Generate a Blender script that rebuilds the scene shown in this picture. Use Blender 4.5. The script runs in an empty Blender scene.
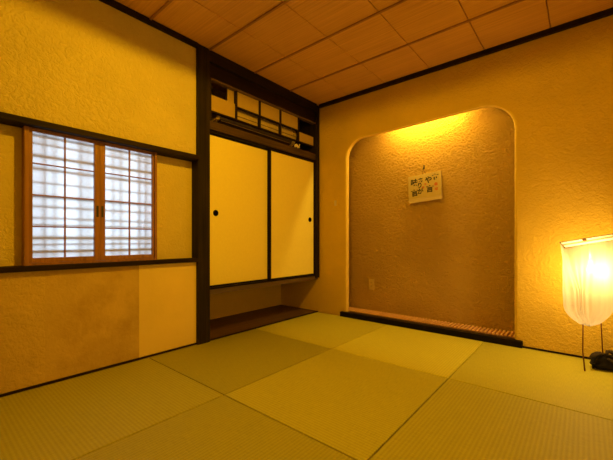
import bpy, bmesh, math, random
from mathutils import Vector, Matrix
random.seed(7)
S = bpy.context.scene
COL = S.collection
PI = math.pi

# ------------------------------------------------------------------ render look
S.view_settings.view_transform = 'Standard'
S.view_settings.look = 'None'
S.view_settings.gamma = 1.0
S.view_settings.use_curve_mapping = False
S.view_settings.exposure = 0.0
S.cycles.max_bounces = 10
S.cycles.diffuse_bounces = 6
S.cycles.transmission_bounces = 8
S.cycles.transparent_max_bounces = 12
S.cycles.sample_clamp_indirect = 6.0
S.cycles.use_denoising = True

# ------------------------------------------------------------------ helpers
def bx(bm, x0, x1, y0, y1, z0, z1, bevel=0.0, mat=0, seg=2):
    if x0 > x1: x0, x1 = x1, x0
    if y0 > y1: y0, y1 = y1, y0
    if z0 > z1: z0, z1 = z1, z0
    t = bmesh.new()
    vs = [t.verts.new((x, y, z)) for x in (x0, x1) for y in (y0, y1) for z in (z0, z1)]
    for f in ((0,1,3,2),(4,6,7,5),(0,4,5,1),(2,3,7,6),(0,2,6,4),(1,5,7,3)):
        t.faces.new([vs[i] for i in f])
    if bevel > 0:
        bmesh.ops.bevel(t, geom=list(t.edges), offset=bevel, segments=seg, affect='EDGES', profile=0.5)
    for f in t.faces: f.material_index = mat
    merge(bm, t)

def merge(bm, t, M=None):
    mp = {}
    for v in t.verts:
        mp[v] = bm.verts.new(M @ v.co if M else v.co)
    for f in t.faces:
        try:
            nf = bm.faces.new([mp[v] for v in f.verts]); nf.material_index = f.material_index; nf.smooth = f.smooth
        except ValueError:
            pass
    t.free()

def tube(bm, pts, rad, n=8, caps=True, mat=0):
    pts = [Vector(p) for p in pts]
    if not hasattr(rad, '__len__'): rad = [rad]*len(pts)
    rings = []
    for i, p in enumerate(pts):
        a = pts[max(i-1, 0)]; b = pts[min(i+1, len(pts)-1)]
        d = (b-a).normalized()
        ref = Vector((0,0,1)) if abs(d.z) < 0.9 else Vector((1,0,0))
        u = d.cross(ref).normalized(); w = d.cross(u).normalized()
        rings.append([bm.verts.new(p + rad[i]*(math.cos(2*PI*k/n)*u + math.sin(2*PI*k/n)*w)) for k in range(n)])
    for a, b in zip(rings, rings[1:]):
        for k in range(n):
            f = bm.faces.new([a[k], a[(k+1)%n], b[(k+1)%n], b[k]]); f.smooth = True; f.material_index = mat
    if caps:
        bm.faces.new(rings[0][::-1]).material_index = mat
        bm.faces.new(rings[-1]).material_index = mat

def lathe(bm, prof, n=24, M=None, mat=0):
    t = bmesh.new(); rings = []
    for r, z in prof:
        if r < 1e-6: rings.append([t.verts.new((0,0,z))])
        else: rings.append([t.verts.new((r*math.cos(2*PI*k/n), r*math.sin(2*PI*k/n), z)) for k in range(n)])
    for a, b in zip(rings, rings[1:]):
        for k in range(n):
            q = [a[k%len(a)], a[(k+1)%len(a)], b[(k+1)%len(b)], b[k%len(b)]]
            q2 = []
            for v in q:
                if v not in q2: q2.append(v)
            if len(q2) >= 3:
                f = t.faces.new(q2); f.smooth = True; f.material_index = mat
    merge(bm, t, M)

def obj(name, bm, mats, parent=None, fix=True):
    if fix: bmesh.ops.recalc_face_normals(bm, faces=list(bm.faces))
    me = bpy.data.meshes.new(name); bm.to_mesh(me); bm.free()
    o = bpy.data.objects.new(name, me); COL.objects.link(o)
    for m in (mats if isinstance(mats, (list, tuple)) else [mats]): me.materials.append(m)
    if parent:
        o.parent = parent
        o.matrix_parent_inverse = parent.matrix_basis.inverted()
    return o

def boxo(name, mat, box, parent=None, bevel=0.0):
    bm = bmesh.new()
    for b in (box if isinstance(box, list) else [box]): bx(bm, *b, bevel=bevel)
    return obj(name, bm, mat, parent)

def tag(o, label, cat, group=None):
    o['label'] = label; o['category'] = cat
    if group: o['group'] = group
    return o

def thing(name, label, cat, loc=(0,0,0), group=None):
    o = bpy.data.objects.new(name, None); COL.objects.link(o)
    o.location = loc; o.empty_display_size = 0.05
    return tag(o, label, cat, group)

def struct(o, label=None):
    o['kind'] = 'structure'
    if label: o['label'] = label
    return o

# ------------------------------------------------------------------ materials
def mk(name):
    m = bpy.data.materials.new(name); m.use_nodes = True
    nt = m.node_tree; nt.nodes.clear()
    out = nt.nodes.new('ShaderNodeOutputMaterial')
    b = nt.nodes.new('ShaderNodeBsdfPrincipled')
    nt.links.new(b.outputs[0], out.inputs[0])
    return m, nt, b, out

def N(nt, typ, **kw):
    n = nt.nodes.new(typ)
    for k, v in kw.items():
        if k in n.inputs.keys(): n.inputs[k].default_value = v
        else: setattr(n, k, v)
    return n

def ramp(nt, fac, stops):
    r = nt.nodes.new('ShaderNodeValToRGB')
    while len(r.color_ramp.elements) < len(stops): r.color_ramp.elements.new(0.5)
    for e, (p, c) in zip(r.color_ramp.elements, stops):
        e.position = p; e.color = (*c, 1)
    nt.links.new(fac, r.inputs[0]); return r

def plain(name, col, rough=0.5, metal=0.0, spec=0.5, noise=0.06, nscale=30):
    m, nt, b, out = mk(name)
    tc = N(nt, 'ShaderNodeTexCoord'); nz = N(nt, 'ShaderNodeTexNoise', Scale=nscale, Detail=3.0)
    nt.links.new(tc.outputs['Object'], nz.inputs['Vector'])
    r = ramp(nt, nz.outputs['Fac'], [(0.3, [c*(1-noise) for c in col]), (0.7, [min(1, c*(1+noise)) for c in col])])
    nt.links.new(r.outputs[0], b.inputs['Base Color'])
    b.inputs['Roughness'].default_value = rough; b.inputs['Metallic'].default_value = metal
    b.inputs['Specular IOR Level'].default_value = spec
    return m

def wood(name, c0, c1, axis=1, scale=1.0, rough=0.5, spec=0.4, grain=60.0):
    """grain runs along the given axis (0 x, 1 y, 2 z)"""
    m, nt, b, out = mk(name)
    tc = N(nt, 'ShaderNodeTexCoord'); mp = N(nt, 'ShaderNodeMapping')
    sc = [grain*scale]*3; sc[axis] = 1.6*scale
    mp.inputs['Scale'].default_value = sc
    nt.links.new(tc.outputs['Object'], mp.inputs['Vector'])
    nz = N(nt, 'ShaderNodeTexNoise', Scale=1.0, Detail=5.0, Distortion=0.6)
    nt.links.new(mp.outputs[0], nz.inputs['Vector'])
    nb = N(nt, 'ShaderNodeTexNoise', Scale=3.0, Detail=2.0)
    nt.links.new(tc.outputs['Object'], nb.inputs['Vector'])
    mx = N(nt, 'ShaderNodeMath', operation='ADD'); mu = N(nt, 'ShaderNodeMath', operation='MULTIPLY')
    mu.inputs[1].default_value = 0.35
    nt.links.new(nb.outputs['Fac'], mu.inputs[0]); nt.links.new(nz.outputs['Fac'], mx.inputs[0]); nt.links.new(mu.outputs[0], mx.inputs[1])
    r = ramp(nt, mx.outputs[0], [(0.42, c0), (0.92, c1)])
    nt.links.new(r.outputs[0], b.inputs['Base Color'])
    bp = N(nt, 'ShaderNodeBump', Strength=0.15, Distance=0.002)
    nt.links.new(nz.outputs['Fac'], bp.inputs['Height']); nt.links.new(bp.outputs[0], b.inputs['Normal'])
    b.inputs['Roughness'].default_value = rough; b.inputs['Specular IOR Level'].default_value = spec
    return m

def plaster(name, col, strength=0.5, dist=0.012, scale=34.0, seams=(), var=0.08, stain=None):
    """hand-pressed wall paper; seams = list of (axis, value) where two sheets meet"""
    m, nt, b, out = mk(name)
    tc = N(nt, 'ShaderNodeTexCoord')
    nz = N(nt, 'ShaderNodeTexNoise', Scale=scale, Detail=3.5, Roughness=0.55, Distortion=0.9)
    nt.links.new(tc.outputs['Object'], nz.inputs['Vector'])
    vo = N(nt, 'ShaderNodeTexNoise', Scale=scale*3.2, Detail=2.0)
    nt.links.new(tc.outputs['Object'], vo.inputs['Vector'])
    bg = N(nt, 'ShaderNodeTexNoise', Scale=2.2, Detail=4.0)
    nt.links.new(tc.outputs['Object'], bg.inputs['Vector'])
    r1 = ramp(nt, nz.outputs['Fac'], [(0.36, (0,0,0)), (0.62, (1,1,1))])
    h = N(nt, 'ShaderNodeMath', operation='MULTIPLY_ADD'); h.inputs[1].default_value = 0.25
    nt.links.new(vo.outputs['Fac'], h.inputs[0]); nt.links.new(r1.outputs[0], h.inputs[2])
    last = h.outputs[0]
    sep = N(nt, 'ShaderNodeSeparateXYZ'); nt.links.new(tc.outputs['Object'], sep.inputs[0])
    for ax, val in seams:
        d = N(nt, 'ShaderNodeMath', operation='SUBTRACT'); d.inputs[1].default_value = val
        nt.links.new(sep.outputs[ax], d.inputs[0])
        a = N(nt, 'ShaderNodeMath', operation='ABSOLUTE'); nt.links.new(d.outputs[0], a.inputs[0])
        lt = N(nt, 'ShaderNodeMath', operation='LESS_THAN'); lt.inputs[1].default_value = 0.006
        nt.links.new(a.outputs[0], lt.inputs[0])
        mm = N(nt, 'ShaderNodeMath', operation='MULTIPLY_ADD'); mm.inputs[1].default_value = 1.1
        nt.links.new(lt.outputs[0], mm.inputs[0]); nt.links.new(last, mm.inputs[2])
        last = mm.outputs[0]
    bp = N(nt, 'ShaderNodeBump', Strength=strength, Distance=dist)
    nt.links.new(last, bp.inputs['Height']); nt.links.new(bp.outputs[0], b.inputs['Normal'])
    lo = [c*(1-var) for c in col]; hi = [min(1, c*(1+var)) for c in col]
    r = ramp(nt, bg.outputs['Fac'], [(0.3, lo), (0.7, hi)])
    colout = r.outputs[0]
    if stain:
        sn = N(nt, 'ShaderNodeTexNoise', Scale=5.0, Detail=5.0, Roughness=0.65)
        nt.links.new(tc.outputs['Object'], sn.inputs['Vector'])
        sr = ramp(nt, sn.outputs['Fac'], [(0.42, (0,0,0)), (0.66, (1,1,1))])
        mix = N(nt, 'ShaderNodeMixRGB'); mix.inputs[2].default_value = (*stain, 1)
        nt.links.new(sr.outputs[0], mix.inputs[0]); nt.links.new(colout, mix.inputs[1])
        colout = mix.outputs[0]
    nt.links.new(colout, b.inputs['Base Color'])
    b.inputs['Roughness'].default_value = 0.85; b.inputs['Specular IOR Level'].default_value = 0.25
    return m

def tatami_mat_material(name, col, axis):
    """rush ribs run along the given axis"""
    m, nt, b, out = mk(name)
    tc = N(nt, 'ShaderNodeTexCoord')
    sep = N(nt, 'ShaderNodeSeparateXYZ'); nt.links.new(tc.outputs['Object'], sep.inputs[0])
    def wave(src, pitch):
        mu = N(nt, 'ShaderNodeMath', operation='MULTIPLY'); mu.inputs[1].default_value = 2*PI/pitch
        nt.links.new(src, mu.inputs[0])
        s = N(nt, 'ShaderNodeMath', operation='SINE'); nt.links.new(mu.outputs[0], s.inputs[0])
        return s.outputs[0]
    rib = wave(sep.outputs[1-axis], 0.0165)
    fine = wave(sep.outputs[axis], 0.006)
    mp = N(nt, 'ShaderNodeMapping'); sc = [900.0]*3; sc[axis] = 22.0
    sc = [22.0]*3; sc[axis] = 700.0
    mp.inputs['Scale'].default_value = sc
    nt.links.new(tc.outputs['Object'], mp.inputs['Vector'])
    nz = N(nt, 'ShaderNodeTexNoise', Scale=1.0, Detail=2.0); nt.links.new(mp.outputs[0], nz.inputs['Vector'])
    h = N(nt, 'ShaderNodeMath', operation='MULTIPLY_ADD'); h.inputs[1].default_value = 0.35
    nt.links.new(fine, h.inputs[0]); nt.links.new(rib, h.inputs[2])
    bp = N(nt, 'ShaderNodeBump', Strength=0.22, Distance=0.001)
    nt.links.new(h.outputs[0], bp.inputs['Height']); nt.links.new(bp.outputs[0], b.inputs['Normal'])
    q = N(nt, 'ShaderNodeMath', operation='MULTIPLY_ADD'); q.inputs[1].default_value = 0.10; 
    nt.links.new(rib, q.inputs[0]); nt.links.new(nz.outputs['Fac'], q.inputs[2])
    lo = [c*0.74 for c in col]; hi = [min(1, c*1.16) for c in col]
    r = ramp(nt, q.outputs[0], [(0.2, lo), (0.8, hi)])
    nt.links.new(r.outputs[0], b.inputs['Base Color'])
    b.inputs['Roughness'].default_value = 0.6; b.inputs['Specular IOR Level'].default_value = 0.3
    return m

def cloth_shade(name, col, trans=0.35, dmix=0.3, emit=0.0, emit_col=(1,.6,.2)):
    m, nt, b, out = mk(name)
    nt.nodes.remove(b)
    tc = N(nt, 'ShaderNodeTexCoord'); mp = N(nt, 'ShaderNodeMapping'); mp.inputs['Scale'].default_value = (70, 70, 3)
    nz = N(nt, 'ShaderNodeTexNoise', Scale=1.0, Detail=3.0)
    nt.links.new(tc.outputs['Object'], mp.inputs['Vector']); nt.links.new(mp.outputs[0], nz.inputs['Vector'])
    r = ramp(nt, nz.outputs['Fac'], [(0.3, [c*0.9 for c in col]), (0.7, col)])
    tl = N(nt, 'ShaderNodeBsdfTranslucent'); df = N(nt, 'ShaderNodeBsdfDiffuse'); tp = N(nt, 'ShaderNodeBsdfTransparent')
    tp.inputs[0].default_value = (0.95, 0.93, 0.88, 1)
    nt.links.new(r.outputs[0], tl.inputs[0]); nt.links.new(r.outputs[0], df.inputs[0])
    m1 = N(nt, 'ShaderNodeMixShader'); m1.inputs[0].default_value = dmix
    nt.links.new(tl.outputs[0], m1.inputs[1]); nt.links.new(df.outputs[0], m1.inputs[2])
    m2 = N(nt, 'ShaderNodeMixShader'); m2.inputs[0].default_value = trans
    nt.links.new(m1.outputs[0], m2.inputs[1]); nt.links.new(tp.outputs[0], m2.inputs[2])
    fin = m2.outputs[0]
    if emit > 0:
        em = N(nt, 'ShaderNodeEmission'); em.inputs[0].default_value = (*emit_col, 1); em.inputs[1].default_value = emit
        ad = N(nt, 'ShaderNodeAddShader'); nt.links.new(fin, ad.inputs[0]); nt.links.new(em.outputs[0], ad.inputs[1]); fin = ad.outputs[0]
    nt.links.new(fin, out.inputs[0])
    return m

def emitter(name, col, st):
    m, nt, b, out = mk(name); nt.nodes.remove(b)
    e = N(nt, 'ShaderNodeEmission'); e.inputs[0].default_value = (*col, 1); e.inputs[1].default_value = st
    nt.links.new(e.outputs[0], out.inputs[0]); return m

WARM = (1.0, 0.51, 0.012)
WARM_B = (1.0, 0.66, 0.24)
WARM_T = (1.0, 0.65, 0.10)
CREAM = (0.62, 0.53, 0.20)
m_left   = plaster('cream pressed paper', CREAM, 0.55, 0.010, 34, seams=[(2, 1.853), (1, -2.513)])
m_left_s = plaster('smooth cream paper', (0.78, 0.62, 0.22), 0.10, 0.004, 60)
m_left_p = plaster('weathered paper', (0.58, 0.42, 0.14), 0.25, 0.005, 40, stain=(0.46, 0.32, 0.09))
m_left_l = plaster('tan pressed paper', (0.60, 0.44, 0.14), 0.4, 0.008, 40, stain=(0.52, 0.38, 0.11))
m_recess = plaster('cream recess paper', (0.63, 0.52, 0.18), 0.35, 0.007, 40)
m_right  = plaster('ochre pressed paper', (0.65, 0.45, 0.05), 0.5, 0.010, 46, seams=[(2, 1.846), (0, 1.632), (0, 2.15), (2, 1.15)])
m_edge_glow   = plaster('smooth arch edge with painted glow', (0.82, 0.60, 0.14), 0.12, 0.004, 60)  # paler than the wall: the glow along the arch edge is put into the colour
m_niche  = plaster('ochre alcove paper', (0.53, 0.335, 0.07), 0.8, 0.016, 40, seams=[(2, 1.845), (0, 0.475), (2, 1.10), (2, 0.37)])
m_room   = plaster('plain cream plaster', (0.72, 0.64, 0.30), 0.2, 0.006, 40)
m_dark_y = wood('dark stained wood y', (0.008, 0.005, 0.003), (0.026, 0.014, 0.006), 1, rough=0.6, spec=0.12)
m_dark_x = wood('dark stained wood x', (0.008, 0.005, 0.003), (0.026, 0.014, 0.006), 0, rough=0.6, spec=0.12)
m_dark_z = wood('dark stained wood z', (0.007, 0.005, 0.003), (0.032, 0.021, 0.009), 2, rough=0.6, spec=0.15, grain=45)
m_black  = plain('black lacquer', (0.006, 0.004, 0.003), 0.5, spec=0.12)
m_pull   = plain('black iron pull', (0.005, 0.004, 0.004), 0.9, spec=0.03)
m_outl   = plain('ochre outlet plastic', (0.56, 0.39, 0.12), 0.5)
m_beam   = wood('brown beam wood', (0.07, 0.045, 0.02), (0.16, 0.10, 0.045), 1)
m_floorb = wood('dark floor board', (0.06, 0.03, 0.014), (0.15, 0.075, 0.035), 1)
m_shoji  = wood('reddish shoji wood z', (0.20, 0.085, 0.03), (0.36, 0.17, 0.065), 2)
m_shojiy = wood('reddish shoji wood y', (0.20, 0.085, 0.03), (0.36, 0.17, 0.065), 1)
m_ceil   = wood('ceiling board', (0.56, 0.31, 0.08), (0.74, 0.44, 0.13), 0, rough=0.55, grain=90)
m_batten = wood('ceiling batten wood', (0.26, 0.13, 0.04), (0.42, 0.22, 0.08), 0)
m_fusuma = plain('cream door paper', (0.92, 0.82, 0.20), 0.7, noise=0.02, nscale=50)
m_fusume = plain('door paper border', (0.62, 0.50, 0.24), 0.7, noise=0.02)
m_panel  = plain('transom panel paper', (0.44, 0.31, 0.08), 0.7, noise=0.03)
m_ac     = plain('cream air conditioner plastic', (0.50, 0.38, 0.15), 0.4)
m_acd    = plain('dark air conditioner louvre', (0.05, 0.035, 0.02), 0.45)
m_acw    = plain('pale plastic', (0.80, 0.72, 0.52), 0.35)
m_slat   = wood('pale slat wood', (0.66, 0.36, 0.13), (0.85, 0.52, 0.22), 1, grain=40)
m_ledge  = wood('brown ledge wood', (0.06, 0.028, 0.012), (0.13, 0.06, 0.025), 0)
m_gap    = plain('dark gap backing', (0.010, 0.006, 0.004), 0.8)
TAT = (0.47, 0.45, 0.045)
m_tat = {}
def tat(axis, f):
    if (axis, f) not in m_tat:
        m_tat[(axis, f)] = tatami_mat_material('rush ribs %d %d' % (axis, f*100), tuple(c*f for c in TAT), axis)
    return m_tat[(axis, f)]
m_plate  = plain('ivory switch plastic', (0.62, 0.52, 0.30), 0.4)
m_hole   = plain('dark slot', (0.02, 0.015, 0.01), 0.6)
m_board  = wood('plaque board', (0.40, 0.30, 0.14), (0.55, 0.42, 0.22), 0)
m_paper  = plain('calligraphy paper', (0.44, 0.33, 0.11), 0.8, noise=0.03)
m_ink    = plain('black ink', (0.012, 0.010, 0.010), 0.7)
m_red    = plain('red ink', (0.42, 0.05, 0.02), 0.7)
m_leg    = wood('red brown lamp leg', (0.10, 0.025, 0.010), (0.20, 0.055, 0.022), 2)
m_bag    = plain('black cloth', (0.009, 0.007, 0.006), 0.8, spec=0.2, noise=0.3, nscale=120)
m_bagb   = plain('faded dark cloth', (0.038, 0.027, 0.016), 0.85, spec=0.2, noise=0.3, nscale=90)
m_frame  = plain('pale lamp frame', (0.82, 0.74, 0.52), 0.6)
m_brass  = plain('dark brass', (0.16, 0.08, 0.03), 0.35, metal=0.8)
m_metal  = plain('dark lamp metal', (0.03, 0.025, 0.02), 0.5, metal=0.3)
m_alu    = plain('grey outside lattice', (0.20, 0.21, 0.23), 0.6)
m_shade  = cloth_shade('lamp cloth', (0.42, 0.375, 0.31), 0.42, dmix=0.45)

def shoji_paper():
    m, nt, b, out = mk('shoji paper'); nt.nodes.remove(b)
    tc = N(nt, 'ShaderNodeTexCoord'); nz = N(nt, 'ShaderNodeTexNoise', Scale=55.0, Detail=5.0, Distortion=1.5)
    nt.links.new(tc.outputs['Object'], nz.inputs['Vector'])
    r = ramp(nt, nz.outputs['Fac'], [(0.3, (0.84, 0.84, 0.84)), (0.7, (0.9, 0.9, 0.9))])
    tl = N(nt, 'ShaderNodeBsdfTranslucent'); df = N(nt, 'ShaderNodeBsdfDiffuse')
    nt.links.new(r.outputs[0], tl.inputs[0]); nt.links.new(r.outputs[0], df.inputs[0])
    mx = N(nt, 'ShaderNodeMixShader'); mx.inputs[0].default_value = 0.22
    nt.links.new(tl.outputs[0], mx.inputs[1]); nt.links.new(df.outputs[0], mx.inputs[2])
    nt.links.new(mx.outputs[0], out.inputs[0]); return m
m_shpap = shoji_paper()

# ------------------------------------------------------------------ room dimensions
XR, YN, ZC = 2.62, -3.88, 2.356          # right-hand wall, near wall, ceiling
NB = 0.25                                # back of the alcove
# floor slab under the mats
struct(boxo('floor', m_dark_x, (-0.10, XR+0.1, YN-0.1, 0.30, -0.12, -0.055)))

# tatami mats ------------------------------------------------------
xe = [0.006, 0.876, 1.722, XR-0.006]
ye = [-0.008, -0.955, -1.935, -2.905, YN+0.008]
mat_labels = {
 (0,0): 'square rush mat in the far corner beside the closet step and the alcove',
 (1,0): 'square rush mat directly in front of the alcove kerb',
 (2,0): 'bright rush mat under the glowing floor lamp and black pouch',
 (0,1): 'darker rush mat touching the foot of the dark corner post',
 (1,1): 'middle rush mat of the room, surrounded by mats on all sides',
 (2,1): 'rush mat with ribs pointing to the floor lamp, right of the middle mat',
 (0,2): 'rush mat along the stained lower wall below the paper window',
 (1,2): 'rush mat nearest the viewer, at bottom centre of the floor',
 (2,2): 'rush mat at the near right, in front of the mat facing the lamp',
 (0,3): 'rush mat in the near left corner under the window wall',
 (1,3): 'rush mat against the middle of the near wall',
 (2,3): 'rush mat in the near right corner of the room',
}
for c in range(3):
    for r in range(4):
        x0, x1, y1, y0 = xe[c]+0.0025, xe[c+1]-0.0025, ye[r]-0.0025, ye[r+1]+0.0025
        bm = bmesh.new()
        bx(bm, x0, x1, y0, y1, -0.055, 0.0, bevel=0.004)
        o = obj('tatami_mat', bm, tat((c+r) % 2, {(0,1): 0.74, (1,2): 0.76, (2,1): 0.86, (1,0): 1.22, (0,2): 0.84, (0,0): 1.05}.get((c, r), 0.95)))  # per-mat factor puts weave sheen and lamplight into the colour
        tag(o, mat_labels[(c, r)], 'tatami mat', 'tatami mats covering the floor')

# left wall (window wall) ------------------------------------------
PY0, PY1 = -1.56, -1.452                  # corner post
WY0, WY1 = -2.605, -1.871                # window
WZ0, WZ1 = 0.676, 1.443                  # between the two rails
D = 0.062                                # wall recess depth beside the window
bm = bmesh.new()
bx(bm, -0.16, 0.0, YN, PY0, WZ1+0.02, ZC, mat=0)                      # upper wall
bx(bm, -0.16, -D, YN, WY0+0.01, WZ0-0.02, WZ1+0.02, mat=4)            # recess left of window
bx(bm, -0.16, -D, WY1-0.01, PY0, WZ0-0.02, WZ1+0.02, mat=4)           # recess right of window
bx(bm, -0.16, 0.0, YN, -2.513, -0.06, WZ0-0.01, mat=3)                  # lower wall: three sheets
bx(bm, -0.16, 0.0, -2.513, -1.996, -0.06, WZ0-0.01, mat=2)
bx(bm, -0.16, 0.002, -1.996, PY0, -0.06, WZ0-0.01, mat=1)
struct(obj('wall_left', bm, [m_left, m_left_s, m_left_p, m_left_l, m_recess]))
struct(boxo('trim_1', m_dark_y, (-D, 0.050, YN, PY0, 1.443, 1.478), bevel=0.003), 'dark rail above the paper window')
struct(boxo('trim_2', m_dark_y, (-D, 0.030, YN, PY0, 0.648, 0.678), bevel=0.003), 'dark sill rail below the paper window')
struct(boxo('baseboard_left', m_dark_y, (0.0, 0.008, YN, PY0, 0.0, 0.014)), 'thin dark strip along the foot of the window wall')
struct(boxo('trim_3', m_dark_y, (0.0, 0.035, YN, PY0, ZC-0.030, ZC-0.001)), 'dark ceiling moulding above the window wall')

# corner posts
struct(boxo('trim_4', m_dark_z, (-0.10, 0.030, PY0, PY1, -0.055, ZC), bevel=0.004), 'thick dark post between window wall and closet')
struct(boxo('trim_5', m_dark_z, (-0.06, 0.024, -0.056, -0.001, 0.392, ZC-0.012), bevel=0.003), 'slim dark post in the corner of closet and alcove wall')

# window -----------------------------------------------------------
win = bpy.data.objects.new('window_1', None); COL.objects.link(win)
win.location = (0, -2.238, WZ0); win.empty_display_size = 0.05
struct(win, 'small window of two sliding paper screens in reddish wood')
bpy.context.view_layer.update()
# outer frame
fr = bmesh.new()
bx(fr, -0.150, 0.004, WY0, WY0+0.020, WZ0+0.002, WZ1, bevel=0.002)
bx(fr, -0.150, 0.004, WY1-0.016, WY1, WZ0+0.002, WZ1, bevel=0.002)
bx(fr, -0.150, 0.002, WY0+0.020, WY1-0.016, WZ1-0.006, WZ1-0.001)
bx(fr, -0.150, 0.002, WY0+0.020, WY1-0.016, WZ0+0.003, WZ0+0.016)
obj('window_frame', fr, m_shoji, win)
def shoji(y0, y1, xf, s0, s1, pull_y):
    z0, z1 = WZ0+0.017, WZ1-0.007
    p = bpy.data.objects.new('shoji_panel', None); COL.objects.link(p); p.parent = win
    p.location = Vector((xf, (y0+y1)/2, z0)) - win.location
    p.empty_display_size = 0.04
    bpy.context.view_layer.update()
    def sub(name, bm, m):
        for v in bm.verts: v.co -= Vector((xf, (y0+y1)/2, z0))
        bmesh.ops.recalc_face_normals(bm, faces=list(bm.faces))
        me = bpy.data.meshes.new(name); bm.to_mesh(me); bm.free(); me.materials.append(m)
        o = bpy.data.objects.new(name, me); COL.objects.link(o); o.parent = p; return o
    b = bmesh.new()
    bx(b, xf-0.022, xf, y0, y0+s0, z0, z1, bevel=0.0015); bx(b, xf-0.022, xf, y1-s1, y1, z0, z1, bevel=0.0015)
    bx(b, xf-0.022, xf, y0+s0, y1-s1, z1-0.010, z1); bx(b, xf-0.022, xf, y0+s0, y1-s1, z0, z0+0.026)
    sub('screen_frame', b, m_shoji)
    pa, pb, za, zb = y0+s0, y1-s1, z0+0.026, z1-0.010
    b = bmesh.new(); b.faces.new([b.verts.new((xf-0.0170, y, z)) for y, z in ((pa, za), (pb, za), (pb, zb), (pa, zb))]); sub('paper', b, m_shpap)
    ym = (pa+pb)/2
    b = bmesh.new(); bx(b, xf-0.0165, xf-0.006, ym-0.004, ym+0.004, za, zb); sub('lattice_bar', b, m_shoji)
    for k in (1, 2, 3):
        z = za + (zb-za)*k/4
        b = bmesh.new(); bx(b, xf-0.0163, xf-0.007, pa, pb, z-0.0035, z+0.0035); sub('lattice_bar', b, m_shojiy)
    b = bmesh.new(); bx(b, xf-0.004, xf+0.001, pull_y-0.0065, pull_y+0.0065, 0.965, 1.035, bevel=0.0008)
    o = sub('finger_pull', b, m_hole); o['label'] = 'dark recessed finger pull'
shoji(WY0+0.021, -2.2335, -0.006, 0.017, 0.030, -2.247)
shoji(-2.2325, WY1-0.017, -0.006, 0.030, 0.013, -2.219)
# lattice outside the paper, whose shade falls through it
bm = bmesh.new()
for z, t, d in ((0.755, 0.012, 0.004), (0.795, 0.005, 0.002), (0.832, 0.014, 0.005), (0.905, 0.006, 0.002), (0.945, 0.006, 0.003), (1.010, 0.007, 0.003),
                (1.068, 0.013, 0.005), (1.145, 0.005, 0.002), (1.222, 0.012, 0.005), (1.295, 0.013, 0.004), (1.362, 0.006, 0.003), (1.405, 0.008, 0.004)):
    bx(bm, -0.0252-d-0.005, -0.0252-d, WY0+0.021, WY1-0.017, z-t*0.62, z+t*0.62)
for y, t in ((-2.509, 0.006), (-2.463, 0.005), (-2.332, 0.008), (-2.290, 0.005), (-2.150, 0.006), (-2.104, 0.006), (-1.985, 0.008), (-1.942, 0.006)):
    bx(bm, -0.044, -0.038, y-t, y+t, WZ0+0.016, WZ1-0.014)
obj('outer_lattice', bm, m_alu, win)

# right wall with the arched alcove opening ---------------------------
AX0, AX1, AL, AR = 0.388, 1.925, 0.190, 0.225
RND, TH = 0.028, 0.062
path = []
path += [((AX0, 0.05), (1, 0)), ((AX0, 0.6), (1, 0)), ((AX0, 1.2), (1, 0))]
ZL, ZR = 1.882, 1.912                     # the opening's head climbs slightly to the right
for k in range(13):
    a = PI - (PI/2)*k/12
    path.append(((AX0+AL+AL*math.cos(a), ZL-AL+AL*math.sin(a)), (-math.cos(a), -math.sin(a))))
for k in range(1, 6):
    u = k/6
    path.append(((AX0+AL + (AX1-AX0-AL-AR)*u, ZL+(ZR-ZL)*u), (0, -1)))
for k in range(13):
    a = PI/2 - (PI/2)*k/12
    path.append(((AX1-AR+AR*math.cos(a), ZR-AR+AR*math.sin(a)), (-math.cos(a), -math.sin(a))))
path += [((AX1, 1.2), (-1, 0)), ((AX1, 0.6), (-1, 0)), ((AX1, 0.05), (-1, 0))]
prof = [(RND*(1-math.sin(t)), RND*(1-math.cos(t))) for t in [PI/2*i/6 for i in range(7)]]   # (outward offset, depth)
prof += [(0.0, TH-0.02), (0.006, TH-0.006), (0.02, TH)]
bm = bmesh.new(); rings = []
for (px, pz), (nx, nz) in path:
    rings.append([bm.verts.new((px - nx*o, d, pz - nz*o)) for o, d in prof])
for a, b in zip(rings, rings[1:]):
    for i in range(len(prof)-1):
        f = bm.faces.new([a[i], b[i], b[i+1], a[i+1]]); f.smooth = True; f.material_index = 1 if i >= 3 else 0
XL = -0.62
# front and back skins: quads from the opening's outline to the wall's outline
def outer(i, x0, x1, z1):
    n = len(path); z = rings[i][0].co.z; x = rings[i][0].co.x
    if i < 3: return (x0, z)
    if i < 3+7:
        return (x0, ZL-AL + (z1-ZL+AL)*(i-3)/6)
    if i < 3+13: return (x0 + (AX0+AL-x0)*(i-9)/6, z1)
    if i < 3+13+5: return (x, z1)
    k = i-21
    if k <= 6: return (AX1-AR + (x1-AX1+AR)*k/6, z1)
    if k < 13: return (x1, z1 - (z1-ZR+AR)*(k-6)/6)
    return (x1, z)
def skin(idx, y, x0, x1, z1):
    vs = [r[idx] for r in rings]
    ov = [bm.verts.new((a, y, b)) for a, b in [outer(i, x0, x1, z1) for i in range(len(vs))]]
    for i in range(len(vs)-1):
        bm.faces.new([vs[i], vs[i+1], ov[i+1], ov[i]])
    for a, b in ((vs[0], ov[0]), (vs[-1], ov[-1])):
        bm.faces.new([a, b, bm.verts.new((b.co.x, y, -0.06)), bm.verts.new((a.co.x, y, -0.06))])
    return ov
e1 = skin(0, 0.0, XL, XR+0.1, ZC)
e2 = skin(len(prof)-1, TH, XL, XR+0.1, ZC)
for i in range(len(e1)-1):
    bm.faces.new([e1[i], e1[i+1], e2[i+1], e2[i]])
struct(obj('wall_right', bm, [m_right, m_edge_glow]), 'ochre textured wall with an arched alcove opening')
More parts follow.
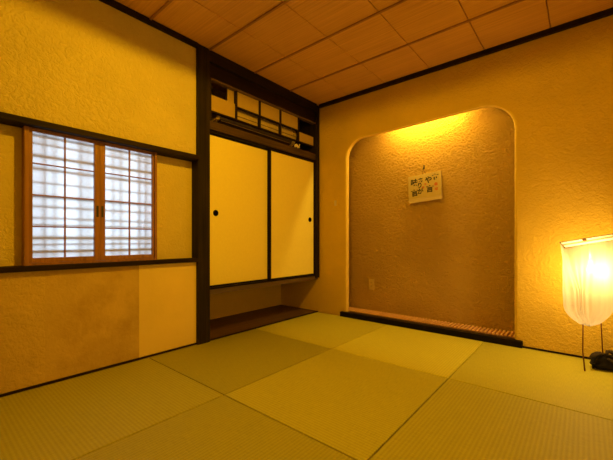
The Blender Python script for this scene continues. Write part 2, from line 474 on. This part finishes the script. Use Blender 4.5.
# alcove shell behind the opening
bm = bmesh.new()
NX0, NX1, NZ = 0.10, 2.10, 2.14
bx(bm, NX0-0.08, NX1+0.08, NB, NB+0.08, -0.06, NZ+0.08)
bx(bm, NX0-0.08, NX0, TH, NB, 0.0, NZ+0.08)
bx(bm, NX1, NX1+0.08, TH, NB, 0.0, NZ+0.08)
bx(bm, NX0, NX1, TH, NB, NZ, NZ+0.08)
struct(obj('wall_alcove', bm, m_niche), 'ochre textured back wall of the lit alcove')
# kerb, ledge and slatted floor of the alcove
struct(boxo('trim_6', m_black, (0.325, 1.983, -0.036, 0.022, 0.0, 0.050), bevel=0.003), 'black lacquered kerb along the alcove foot')
struct(boxo('trim_7', m_ledge, (AX0-0.001, AX1+0.001, 0.022, 0.0615, 0.0, 0.050), bevel=0.002), 'brown wooden ledge behind the alcove kerb')
bm = bmesh.new()
bx(bm, NX0, NX1, 0.064, NB-0.001, 0.0, 0.020, mat=1)
x = NX0+0.006
while x < NX1-0.02:
    bx(bm, x, x+0.0175, 0.068, NB-0.022, 0.020, 0.056, bevel=0.003, mat=0)
    x += 0.030
o = obj('slatted_floor', bm, [m_slat, m_gap])
tag(o, 'pale wooden slat grating laid along the alcove floor behind the kerb', 'grating')
struct(boxo('baseboard_right', m_dark_x, [(1.984, XR, -0.008, 0.0, 0.0, 0.012)]), 'thin dark strip along the foot of the alcove wall')
struct(boxo('trim_8', m_dark_x, (0.036, XR, -0.030, 0.0, ZC-0.036, ZC-0.001)), 'dark ceiling moulding above the alcove wall')

# other two walls and ceiling -------------------------------------------
struct(boxo('wall_side', m_room, (XR, XR+0.1, YN, 0.0, -0.055, ZC)))
struct(boxo('wall_near', m_room, (-0.16, XR+0.1, YN-0.1, YN, -0.055, ZC)))
ceil = bmesh.new()
xs = [0.0-0.16, 0.42, 0.848, 1.280, 1.722, 2.155, XR+0.1]
for a, b in zip(xs, xs[1:]):
    y = 0.10
    bx(ceil, a+0.003, b-0.003, YN-0.1, y, ZC, ZC+0.03, bevel=0.002)
bx(ceil, -0.7, XR+0.1, YN-0.1, 0.34, ZC+0.03, ZC+0.06)
ceil_o = struct(obj('ceiling', ceil, m_ceil), 'board ceiling with thin battens')
k = 0
y = -0.500
while y > YN+0.1:
    b = bmesh.new(); bx(b, 0.0, XR, y-0.008, y+0.008, ZC-0.011, ZC-0.0005, bevel=0.002)
    obj('batten', b, m_batten, ceil_o)
    y -= 0.478

# ------------------------------------------------------------------ built-in closet
cl = thing('built_in_closet', 'raised closet with two cream sliding doors and an openwork transom, beside the dark post', 'closet', (-0.3, -0.75, 0.0))
bpy.context.view_layer.update()
CY0, CY1 = PY1, -0.057
DEP = -0.59
def part(name, mat, box, bevel=0.0, parent=None):
    return boxo(name, mat, box, parent or cl, bevel)
part('floor_board', m_floorb, (DEP, -0.002, PY1-0.10, -0.001, -0.05, 0.006))
part('front_edge', m_dark_y, (-0.002, 0.005, PY1, -0.001, -0.05, 0.010), 0.001)
part('back_panel', m_right, [(DEP-0.02, DEP, PY1-0.10, -0.001, 0.0, ZC+0.029)])
part('side_panel', m_right, [(DEP, -0.002, PY1-0.10, PY1-0.08, 0.0, ZC+0.029)])
part('base_beam', m_beam, (-0.10, 0.000, CY0, CY1+0.055, 0.372, 0.416), 0.003)
part('shelf_floor', m_floorb, (DEP, -0.10, PY1-0.10, -0.001, 0.385, 0.41))
part('sill_track', m_black, (-0.085, 0.008, CY0, CY1, 0.416, 0.429), 0.002)
part('head_track', m_black, (-0.085, 0.004, CY0, CY1, 1.706, 1.724), 0.002)
part('lintel', wood('lintel wood', (0.020, 0.012, 0.006), (0.10, 0.055, 0.024), 1), (-0.090, 0.012, CY0, CY1, 1.724, 1.792), 0.003)
part('header_board', m_dark_y, (-0.060, 0.004, CY0, CY1, 2.150, ZC-0.001), 0.002)
part('header_moulding', m_dark_y, (0.004, 0.028, CY0, CY1, 2.262, ZC-0.002), 0.002)
part('transom_rail', m_beam, (-0.040, 0.006, CY0, CY1, 2.134, 2.148), 0.002)
part('cavity_floor', m_dark_y, (DEP, -0.09, PY1-0.10, -0.001, 1.73, 1.75))
# sliding doors
def door(y0, y1, xf, pull_y, pull_z):
    d = bmesh.new()
    z0, z1 = 0.430, 1.705
    w, h = 0.014, 0.012
    bx(d, xf-0.018, xf-0.004, y0+w, y1-w, z0+h, z1-h)
    p = obj('sliding_door', d, m_fusuma, cl)
    def sub(name, bm, m):
        o = bm
        o.parent = p; o.matrix_parent_inverse = (cl.matrix_basis @ p.matrix_parent_inverse).inverted() if False else Matrix()
        return o
    return p, (y0, y1, z0, z1, w, h)
def child(name, bm, mat, par):
    bmesh.ops.recalc_face_normals(bm, faces=list(bm.faces))
    me = bpy.data.meshes.new(name); bm.to_mesh(me); bm.free(); me.materials.append(mat)
    o = bpy.data.objects.new(name, me); COL.objects.link(o); o.parent = par   # parent meshes sit at the world origin
    return o
for (y0, y1, xf, py) in ((-1.448, -0.745, -0.034, -1.352), (-0.748, -0.060, -0.004, -0.137)):
    p, (a, b, z0, z1, w, h) = door(y0, y1, xf, py, 1.15)
    f = bmesh.new()
    e = bmesh.new(); bx(e, xf-0.022, xf-0.001, a, a+w*0.5, z0+h, z1-h); o = child('door_edging', e, m_fusume, p); o['label'] = 'tan edging strip'
    bx(f, xf-0.022, xf, b-w, b, z0, z1, bevel=0.001)
    bx(f, xf-0.022, xf, a, b-w, z0, z0+h); bx(f, xf-0.022, xf, a, b-w, z1-h, z1)
    o = child('door_frame', f, m_black, p); o['label'] = 'thin black lacquer edge frame'
    f = bmesh.new()
    M = Matrix.Translation((xf-0.0045, py, 1.047)) @ Matrix.Rotation(PI/2, 4, 'Y')
    lathe(f, [(0.0, 0.0015), (0.017, 0.0016), (0.0205, 0.0032), (0.0225, 0.0042), (0.0250, 0.0040), (0.0260, 0.002), (0.0260, -0.002)], 28, M)
    o = child('door_pull', f, m_pull, p); o['label'] = 'round black recessed pull'
# slim post strip where the doors overlap
part('door_edge', m_black, (-0.028, 0.0, -0.760, -0.741, 0.430, 1.705), 0.002)
part('transom_jamb', m_dark_z, (-0.060, 0.006, CY0, CY0+0.030, 1.792, 2.150), 0.002)
# transom: bars and checkerboard panels
ZT, ZM, ZB = 2.134, 1.993, 1.884
def tpanel(y0, y1, z0, z1, x=-0.020):
    o = part('transom_panel', m_panel, (x-0.006, x, y0, y1, z0, z1)); o['label'] = 'cream square panel'
tpanel(CY0+0.031, -1.163, 1.893, 2.020)
tpanel(-1.232, -1.163, 2.020, ZT, -0.038)
tpanel(-1.150, -0.887, 2.000, ZT)
tpanel(-0.873, -0.608, 2.000, ZT)
tpanel(-0.594, -0.330, 2.000, ZT)
tpanel(-0.318, CY1-0.004, 1.880, 1.988)
for y in (-1.157, -0.880, -0.601):
    part('transom_bar', m_dark_z, (-0.034, -0.004, y-0.008, y+0.008, ZB, ZT), 0.001)
part('transom_bar', m_dark_z, (-0.034, -0.004, -0.329, -0.319, ZB, ZT), 0.001)
part('transom_bar', m_dark_y, (-0.030, -0.006, -1.149, -0.330, ZM-0.005, ZM+0.006), 0.001)
part('transom_bar', m_dark_y, (-0.034, -0.004, CY0, CY1, ZB-0.012, ZB), 0.001)

part('added_shade_lining', m_dark_z, (DEP+0.01, -0.062, -0.056, -0.030, 1.752, 2.30))  # dark sheet added so the upper right opening looks deep in shade
# air conditioner behind the transom ------------------------------------
ac = thing('air_conditioner', 'long cream air conditioner hidden behind the closet transom bars', 'air conditioner', (-0.20, -0.78, 1.80))
bpy.context.view_layer.update()
AY0, AY1 = -1.30, -0.285
prof_ac = [(-0.30, 2.022), (-0.10, 2.022), (-0.085, 2.012), (-0.072, 1.985), (-0.068, 1.955), (-0.078, 1.905), (-0.105, 1.868), (-0.16, 1.845), (-0.30, 1.840)]
bm = bmesh.new(); rr = []
for y, s in ((AY0, 0.0), (AY0+0.012, 1.0), (AY1-0.012, 1.0), (AY1, 0.0)):
    cx, cz = -0.19, 1.93
    q = 1.0 if s else 0.94
    rr.append([bm.verts.new((cx+(x-cx)*q, y, cz+(z-cz)*q)) for x, z in prof_ac])
for a, b in zip(rr, rr[1:]):
    n = len(prof_ac)
    for i in range(n):
        bm.faces.new([a[i], a[(i+1)%n], b[(i+1)%n], b[i]])
bm.faces.new(rr[0]); bm.faces.new(rr[-1][::-1])
obj('body', bm, m_ac, ac)
bm = bmesh.new()
for a, b in (((-0.076, 1.902), (-0.100, 1.862)), ((-0.098, 1.866), (-0.160, 1.838))):
    y0, y1 = AY0+0.03, AY1-0.07
    q = [bm.verts.new((x+d, y, z-d*0.5)) for x, z in (a, b) for y in (y0, y1) for d in (0.0, 0.006)]
    for f in ((0,1,3,2),(4,6,7,5),(0,4,5,1),(2,3,7,6),(0,2,6,4),(1,5,7,3)): bm.faces.new([q[k] for k in f])
o = obj('louver', bm, m_acd, ac); o['label'] = 'dark air outlet flap'
bm = bmesh.new(); bx(bm, -0.094, -0.090, AY0+0.04, AY1-0.08, 1.862, 1.866); obj('louver_edge', bm, m_ac, ac)
bm = bmesh.new(); bx(bm, -0.0705, -0.066, AY0+0.015, AY1-0.015, 1.940, 1.944); obj('front_seam', bm, m_acd, ac)
for z in (1.985, 1.955):
    bm = bmesh.new(); bx(bm, -0.074, -0.066, AY1-0.060, AY1-0.048, z-0.004, z+0.004); obj('indicator', bm, m_hole, ac)
bm = bmesh.new()
tube(bm, [(0.000, -0.345, 1.800), (0.004, -0.360, 1.815), (0.008, -0.385, 1.822), (0.010, -0.402, 1.812), (0.010, -0.408, 1.800)], [0.008, 0.012, 0.017, 0.014, 0.010], 10)
tube(bm, [(0.004, -0.325, 1.845), (0.006, -0.335, 1.822), (0.008, -0.338, 1.801)], 0.006, 8)
o = obj('receiver', bm, m_acw, ac); o['label'] = 'small pale plastic fitting below the right end'

# ------------------------------------------------------------------ wall fittings
t = thing('wall_outlet', 'small ivory socket plate low on the alcove back wall', 'outlet', (0.553, NB, 0.333))
bpy.context.view_layer.update()
boxo('cover_plate', m_outl, (0.520, 0.586, NB-0.008, NB-0.0004, 0.275, 0.392), t, 0.002)
for z in (0.315, 0.352):
    bm = bmesh.new()
    for x in (0.545, 0.558): bx(bm, x, x+0.003, NB-0.0088, NB-0.0078, z-0.006, z+0.006)
    obj('socket_slot', bm, m_hole, t)
t = thing('light_switch', 'faint ivory switch plate on the wall between closet and alcove', 'light switch', (0.248, 0.0, 1.225))
bpy.context.view_layer.update()
boxo('cover_plate', m_right, (0.212, 0.284, -0.007, -0.0004, 1.165, 1.285), t, 0.002)
boxo('rocker', m_plate, (0.232, 0.264, -0.0095, -0.007, 1.195, 1.255), t, 0.001)

# calligraphy plaque ------------------------------------------------------
hk = bmesh.new()
tube(hk, [(1.132, NB, 1.535), (1.132, NB-0.022, 1.535), (1.132, NB-0.030, 1.522), (1.134, NB-0.026, 1.505)], 0.0035, 8)
tube(hk, [(1.132, NB-0.006, 1.56), (1.132, NB-0.006, 1.52)], 0.006, 8)
tag(obj('wall_hook', hk, m_metal), 'small dark hook in the alcove wall above the calligraphy plaque', 'hook')
PW, PH = 0.325, 0.275
pq = thing('calligraphy_plaque', 'tilted pale plaque with four columns of black brush writing in the alcove', 'plaque', (1.148, NB-0.020, 1.330))
pq.rotation_euler = (math.radians(-7), math.radians(-4.5), 0)
pq.location.y = NB - 0.034
bpy.context.view_layer.update()
def pobj(name, bm, m):
    return child(name, bm, m, pq)
b = bmesh.new(); bx(b, -PW/2, PW/2, -0.004, 0.010, -PH/2, PH/2, bevel=0.002); pobj('backing_board', b, m_board)
b = bmesh.new(); bx(b, -PW/2+0.004, PW/2-0.004, -0.0055, -0.004, -PH/2+0.042, PH/2-0.004); pobj('paper', b, m_paper)
b = bmesh.new(); tube(b, [(-0.02, 0.006, PH/2-0.002), (-0.016, 0.0, PH/2+0.052), (0.02, 0.006, PH/2-0.002)], 0.002, 6); pobj('cord', b, m_metal)
def text(name, body, x, z, size, m, rot=0.0):
    cu = bpy.data.curves.new(name, 'FONT'); cu.body = body; cu.size = size
    cu.align_x = 'CENTER'; cu.align_y = 'CENTER'; cu.extrude = 0.0005; cu.offset = size*0.03; cu.size *= 1.04
    o = bpy.data.objects.new(name, cu); COL.objects.link(o)
    dg = bpy.context.evaluated_depsgraph_get()
    me = bpy.data.meshes.new_from_object(o.evaluated_get(dg))
    bpy.data.objects.remove(o)
    M = Matrix.Translation((x, -0.0062, z)) @ Matrix.Rotation(rot, 4, 'Y') @ Matrix.Rotation(PI/2, 4, 'X')
    me.transform(M)
    return me
def writing(name, chars, m):
    bm = bmesh.new()
    for ch, x, z, s, rot in chars:
        me = text('glyph', ch, x, z, s, m, rot)
        bm.from_mesh(me); bpy.data.meshes.remove(me)
    o = pobj(name, bm, m); return o
o = writing('brush_writing', [
    ('\u5473', -0.100, 0.064, 0.072, 0.05), ('\u8a00', -0.098, -0.042, 0.070, -0.08),
    ('\u3042', -0.034, 0.074, 0.058, 0.0), ('\u308a', -0.046, 0.026, 0.056, 0.1), ('\u304c', -0.040, -0.034, 0.060, 0.0),
    ('\u3084', 0.042, 0.066, 0.070, 0.0), ('\u8a00', 0.052, -0.026, 0.070, 0.06),
    ('\u5e02', 0.108, 0.082, 0.062, 0.0)], m_ink)
o['label'] = 'black brush characters'
for c in [('\u5e78', 0.112, 0.012, 0.034, 0.0), ('\u5370', 0.114, -0.036, 0.030, 0.0), ('\u5bff', -0.012, 0.000, 0.024, 0.0), ('\u548c', 0.012, 0.030, 0.020, 0.0)]:
    o = writing('red_character', [c], m_red); o['label'] = 'small red character'

# ------------------------------------------------------------------ floor lamp
FL, FR = Vector((2.252, -0.447, 0.771)), Vector((2.499, -0.241, 0.823))
BL, BR = Vector((2.222, -0.316, 0.804)), Vector((2.482, -0.099, 0.859))
cen = (FL+FR+BL+BR)/4
lamp = thing('floor_lamp', 'glowing cream cloth floor lamp on thin red-brown legs, at right by the alcove', 'lamp', (cen.x, cen.y, 0.0))
bpy.context.view_layer.update()
bot = Vector((2.368, -0.270, 0.284))
NS, NT = 96, 30
def rect_pt(s, inset=0.0):
    """point on the top rectangle outline, s in 0..1"""
    c = [FL, FR, BR, BL]
    L = [(c[(i+1)%4]-c[i]).length for i in range(4)]; tot = sum(L); d = (s % 1.0)*tot
    for i in range(4):
        if d <= L[i]: return c[i].lerp(c[(i+1)%4], d/L[i])
        d -= L[i]
    return c[0].copy()
U = ((FR-FL)+(BR-BL))/2; V = ((BL-FL)+(BR-FR))/2
bm = bmesh.new(); rings = []
for j in range(NT+1):
    t = j/NT
    if t < 0.74: sc = 1.0 - 0.07*(t/0.74)
    else:
        q = (t-0.74)/0.26; sc = 0.93*math.sqrt(max(0.0, 1-q**2.0))*(1-0.10*q)
    sc = max(sc, 0.015)
    ctr = cen.lerp(bot, t)
    rnd = min(1.0, t/0.55)
    ring = []
    for i in range(NS):
        p = rect_pt(i/NS) - cen
        # ellipse point in the same direction
        a = math.atan2(p.dot(V)/V.length_squared, p.dot(U)/U.length_squared)
        e = U*0.52*math.cos(a) + V*0.72*math.sin(a)
        q = p.lerp(e, rnd)
        flat = Vector((q.x, q.y, q.z*(1-t)))
        rip = 1 + 0.045*min(1, t*3.0)*math.sin(i*2*PI/NS*17 + 1.3*math.sin(t*3)) + 0.018*t*math.sin(i*2*PI/NS*29)
        sag = 0.006*math.sin(i*2*PI/NS*17+0.8)*max(0, (t-0.6)/0.4)
        ring.append(bm.verts.new(ctr + flat*sc*rip + Vector((0, 0, sag))))
    rings.append(ring)
for a, b in zip(rings, rings[1:]):
    for i in range(NS):
        f = bm.faces.new([a[i], a[(i+1)%NS], b[(i+1)%NS], b[i]]); f.smooth = True
bm.faces.new(rings[-1])
obj('lamp_shade', bm, m_shade, lamp)
# top frame: rails round the rectangle, a slatted lid and a middle bar with its knob
nrm = U.cross(V).normalized()
if nrm.z < 0: nrm = -nrm
def bar(bm, a, b, w, h):
    d = (b-a).normalized(); s = d.cross(nrm).normalized()
    vs = []
    for p in (a, b):
        for sx, sz in ((-1,-1),(1,-1),(1,1),(-1,1)):
            vs.append(bm.verts.new(p + s*w*sx/2 + nrm*h*sz/2))
    for f in ((0,1,2,3),(7,6,5,4),(0,4,5,1),(1,5,6,2),(2,6,7,3),(3,7,4,0)): bm.faces.new([vs[i] for i in f])
bm = bmesh.new()
for a, b in ((FL,FR),(FR,BR),(BR,BL),(BL,FL)): bar(bm, a, b, 0.006, 0.006)
bar(bm, (FL+BL)/2, (FR+BR)/2, 0.012, 0.010)
tf = obj('top_frame', bm, m_shade, lamp)
bm = bmesh.new()
vs = [bm.verts.new(p - nrm*0.002) for p in (FL, FR, BR, BL)] + [bm.verts.new(p - nrm*0.005) for p in (FL, FR, BR, BL)]
for f in ((0,1,2,3),(7,6,5,4),(0,4,5,1),(1,5,6,2),(2,6,7,3),(3,7,4,0)): bm.faces.new([vs[i] for i in f])
obj('lid', bm, cloth_shade('lamp lid cloth', (0.95, 0.88, 0.70), 0.12), lamp)
kp = (FL+BL)/2*0.58 + (FR+BR)/2*0.42
bm = bmesh.new()
lathe(bm, [(0.0, 0.016), (0.006, 0.015), (0.011, 0.011), (0.012, 0.006), (0.008, 0.003), (0.008, 0.0)], 16, Matrix.Translation(kp+nrm*0.004))
o = obj('knob', bm, m_brass, lamp); o['label'] = 'small dark brass knob'
for a, m_, c in (((2.336, -0.320, 0.300), (2.335, -0.326, 0.125), (2.345, -0.293, 0.001)),
                 ((2.424, -0.175, 0.300), (2.432, -0.130, 0.125), (2.440, -0.085, 0.001)),
                 ((2.300, -0.175, 0.420), (2.296, -0.120, 0.200), (2.292, -0.105, 0.001))):
    if a[0] == 2.300: continue
    bm = bmesh.new(); tube(bm, [a, (Vector(a)+Vector(m_))/2, m_, c], [0.0032, 0.0032, 0.0032, 0.0048], 8); obj('leg', bm, m_leg, lamp)
bm = bmesh.new(); tube(bm, [(2.485, -0.180, 0.380), (2.545, -0.215, 0.15), (2.575, -0.230, 0.001)], [0.0032, 0.0032, 0.0048], 8); obj('leg', bm, m_leg, lamp)
BULB = Vector((2.372, -0.268, 0.635))
bm = bmesh.new()
lathe(bm, [(0.0, -0.022)] + [(0.022*math.sin(PI*k/12), -0.022*math.cos(PI*k/12)) for k in range(1, 10)] + [(0.011, 0.035), (0.010, 0.060), (0.0, 0.060)], 20, Matrix.Translation(BULB))
obj('bulb', bm, emitter('lamp bulb glow', (1.0, 0.70, 0.30), 6.0), lamp)
bm = bmesh.new(); tube(bm, [BULB+Vector((0,0,0.06)), Vector((cen.x, cen.y, cen.z-0.004))], 0.005, 8); obj('bulb_stem', bm, m_frame, lamp)

# black pouch beside the lamp
bag = thing('cloth_pouch', 'black rounded cloth pouch with a folded flap on the mat beside the lamp', 'pouch', (2.47, -0.13, 0.0))
bpy.context.view_layer.update()
# local frame: x runs along the pouch, its tied end at -x
BM = Matrix.Translation((2.478, -0.148, 0.0)) @ Matrix.Rotation(math.radians(38), 4, 'Z')
NA, NR = 40, 26
xs_ = [-0.118 + 0.236*i/NR for i in range(NR+1)]
bm = bmesh.new(); rings = []
for i, x in enumerate(xs_):
    u = i/NR
    e = math.sqrt(max(0.0, 1-(2*u-1)**2))**0.6
    top = (0.104 - 0.034*u + 0.020*math.exp(-((u-0.16)/0.13)**2)) * e
    hw = 0.062*e
    ring = []
    for k in range(NA):
        a = 2*PI*k/NA
        cy, sz = math.cos(a), math.sin(a)
        fold = 1 + 0.05*math.sin(3*a+9*u) + 0.035*math.sin(7*a-14*u)
        zc = 0.036
        z = zc + (top-zc if sz > 0 else zc*e**0.5)*sz*(fold if sz > 0 else 1)
        ring.append(bm.verts.new((x + 0.006*math.sin(5*a), hw*cy*fold, max(0.0005, z))))
    rings.append(ring)
for a, b in zip(rings, rings[1:]):
    for k in range(NA):
        f = bm.faces.new([a[k], a[(k+1)%NA], b[(k+1)%NA], b[k]]); f.smooth = True
bm.faces.new(rings[0]); bm.faces.new(rings[-1])
bmesh.ops.transform(bm, matrix=BM, verts=bm.verts)
obj('body', bm, m_bag, bag)
# folded flap leaning out past the tied end
bm = bmesh.new(); rings = []
for cx, cz, w, h in ((-0.070, 0.098, 0.012, 0.008), (-0.090, 0.108, 0.016, 0.010), (-0.112, 0.108, 0.019, 0.011), (-0.134, 0.098, 0.018, 0.011), (-0.150, 0.086, 0.008, 0.006)):
    rings.append([bm.verts.new((cx + 0.35*h*math.sin(2*PI*k/16), -0.018 + w*math.cos(2*PI*k/16), cz + h*math.sin(2*PI*k/16) - 0.25*abs(w*math.cos(2*PI*k/16)))) for k in range(16)])
for a, b in zip(rings, rings[1:]):
    for k in range(16):
        f = bm.faces.new([a[k], a[(k+1)%16], b[(k+1)%16], b[k]]); f.smooth = True
bm.faces.new(rings[0]); bm.faces.new(rings[-1])
bmesh.ops.transform(bm, matrix=BM, verts=bm.verts)
o = obj('flap', bm, m_bagb, bag); o['label'] = 'faded folded flap'
bm = bmesh.new()
tube(bm, [(-0.072, -0.052, 0.085), (-0.050, -0.062, 0.070), (-0.028, -0.060, 0.074), (-0.014, -0.046, 0.100), (-0.028, -0.026, 0.118), (-0.052, -0.026, 0.120), (-0.070, -0.040, 0.104)], [0.006, 0.009, 0.010, 0.012, 0.013, 0.011, 0.007], 12)
bmesh.ops.transform(bm, matrix=BM, verts=bm.verts)
o = obj('tie', bm, m_bagb, bag); o['label'] = 'looped cloth tie'

# ------------------------------------------------------------------ pendant lamp at the room centre (just above the view)
PX, PYc, PZ = 1.30, -1.95, 2.095
pd = thing('pendant_lamp', 'pendant lamp with a flat dark lid hanging from the middle of the ceiling', 'lamp', (PX, PYc, ZC))
bpy.context.view_layer.update()
bm = bmesh.new(); tube(bm, [(PX, PYc, ZC-0.001), (PX, PYc, PZ+0.05)], 0.004, 8); obj('cord', bm, m_metal, pd)
bm = bmesh.new(); lathe(bm, [(0.0, 0.055), (0.03, 0.055), (0.035, 0.025), (0.27, 0.022), (0.275, -0.012), (0.272, -0.012), (0.267, 0.017), (0.0, 0.017)], 48, Matrix.Translation((PX, PYc, PZ))); obj('lid', bm, m_metal, pd)
bm = bmesh.new(); lathe(bm, [(0.0, 0.0165), (0.012, 0.0165), (0.012, -0.010), (0.0, -0.010)], 16, Matrix.Translation((PX, PYc, PZ))); obj('socket', bm, m_frame, pd)

# alcove lamp fixed behind the head of the opening
al = thing('tube_lamp', 'warm tube lamp hidden behind the head of the alcove opening', 'lamp', (1.27, 0.10, 2.06))
bpy.context.view_layer.update()
boxo('housing', m_frame, (0.80, 1.50, 0.103, 0.153, 2.068, 2.139), al, 0.003)
bm = bmesh.new(); tube(bm, [(0.84, 0.128, 2.050), (1.47, 0.128, 2.050)], 0.012, 12); obj('tube', bm, emitter('tube glow', WARM_T, 215.0), al)

# ------------------------------------------------------------------ lights
def light(name, typ, loc, energy, col, **kw):
    l = bpy.data.lights.new(name, typ); l.energy = energy; l.color = col
    for k, v in kw.items(): setattr(l, k, v)
    o = bpy.data.objects.new(name, l); COL.objects.link(o); o.location = loc; return o
light('bulb_light', 'POINT', BULB, 25.0, WARM_B, shadow_soft_size=0.05)
light('pendant_light', 'POINT', (PX, PYc, PZ-0.014), 82.0, WARM, shadow_soft_size=0.022)

w = bpy.data.worlds.new('World'); S.world = w; w.use_nodes = True
bgn = w.node_tree.nodes.get('Background') or w.node_tree.nodes.new('ShaderNodeBackground')
wo = w.node_tree.nodes.get('World Output') or w.node_tree.nodes.new('ShaderNodeOutputWorld')
w.node_tree.links.new(bgn.outputs[0], wo.inputs[0])
bgn.inputs[0].default_value = (0.62, 0.80, 1.0, 1); bgn.inputs[1].default_value = 2.7

# ------------------------------------------------------------------ camera
cam = bpy.data.cameras.new('camera'); co = bpy.data.objects.new('camera', cam); COL.objects.link(co)
cam.sensor_width = 36.0; cam.lens = 332.0*36.0/613.0
cam.shift_y = 10.0/613.0
cam.clip_start = 0.02
co.location = (2.3407, -3.0060, 0.82)
co.rotation_euler = (PI/2, 0, math.radians(39.89))
S.camera = co
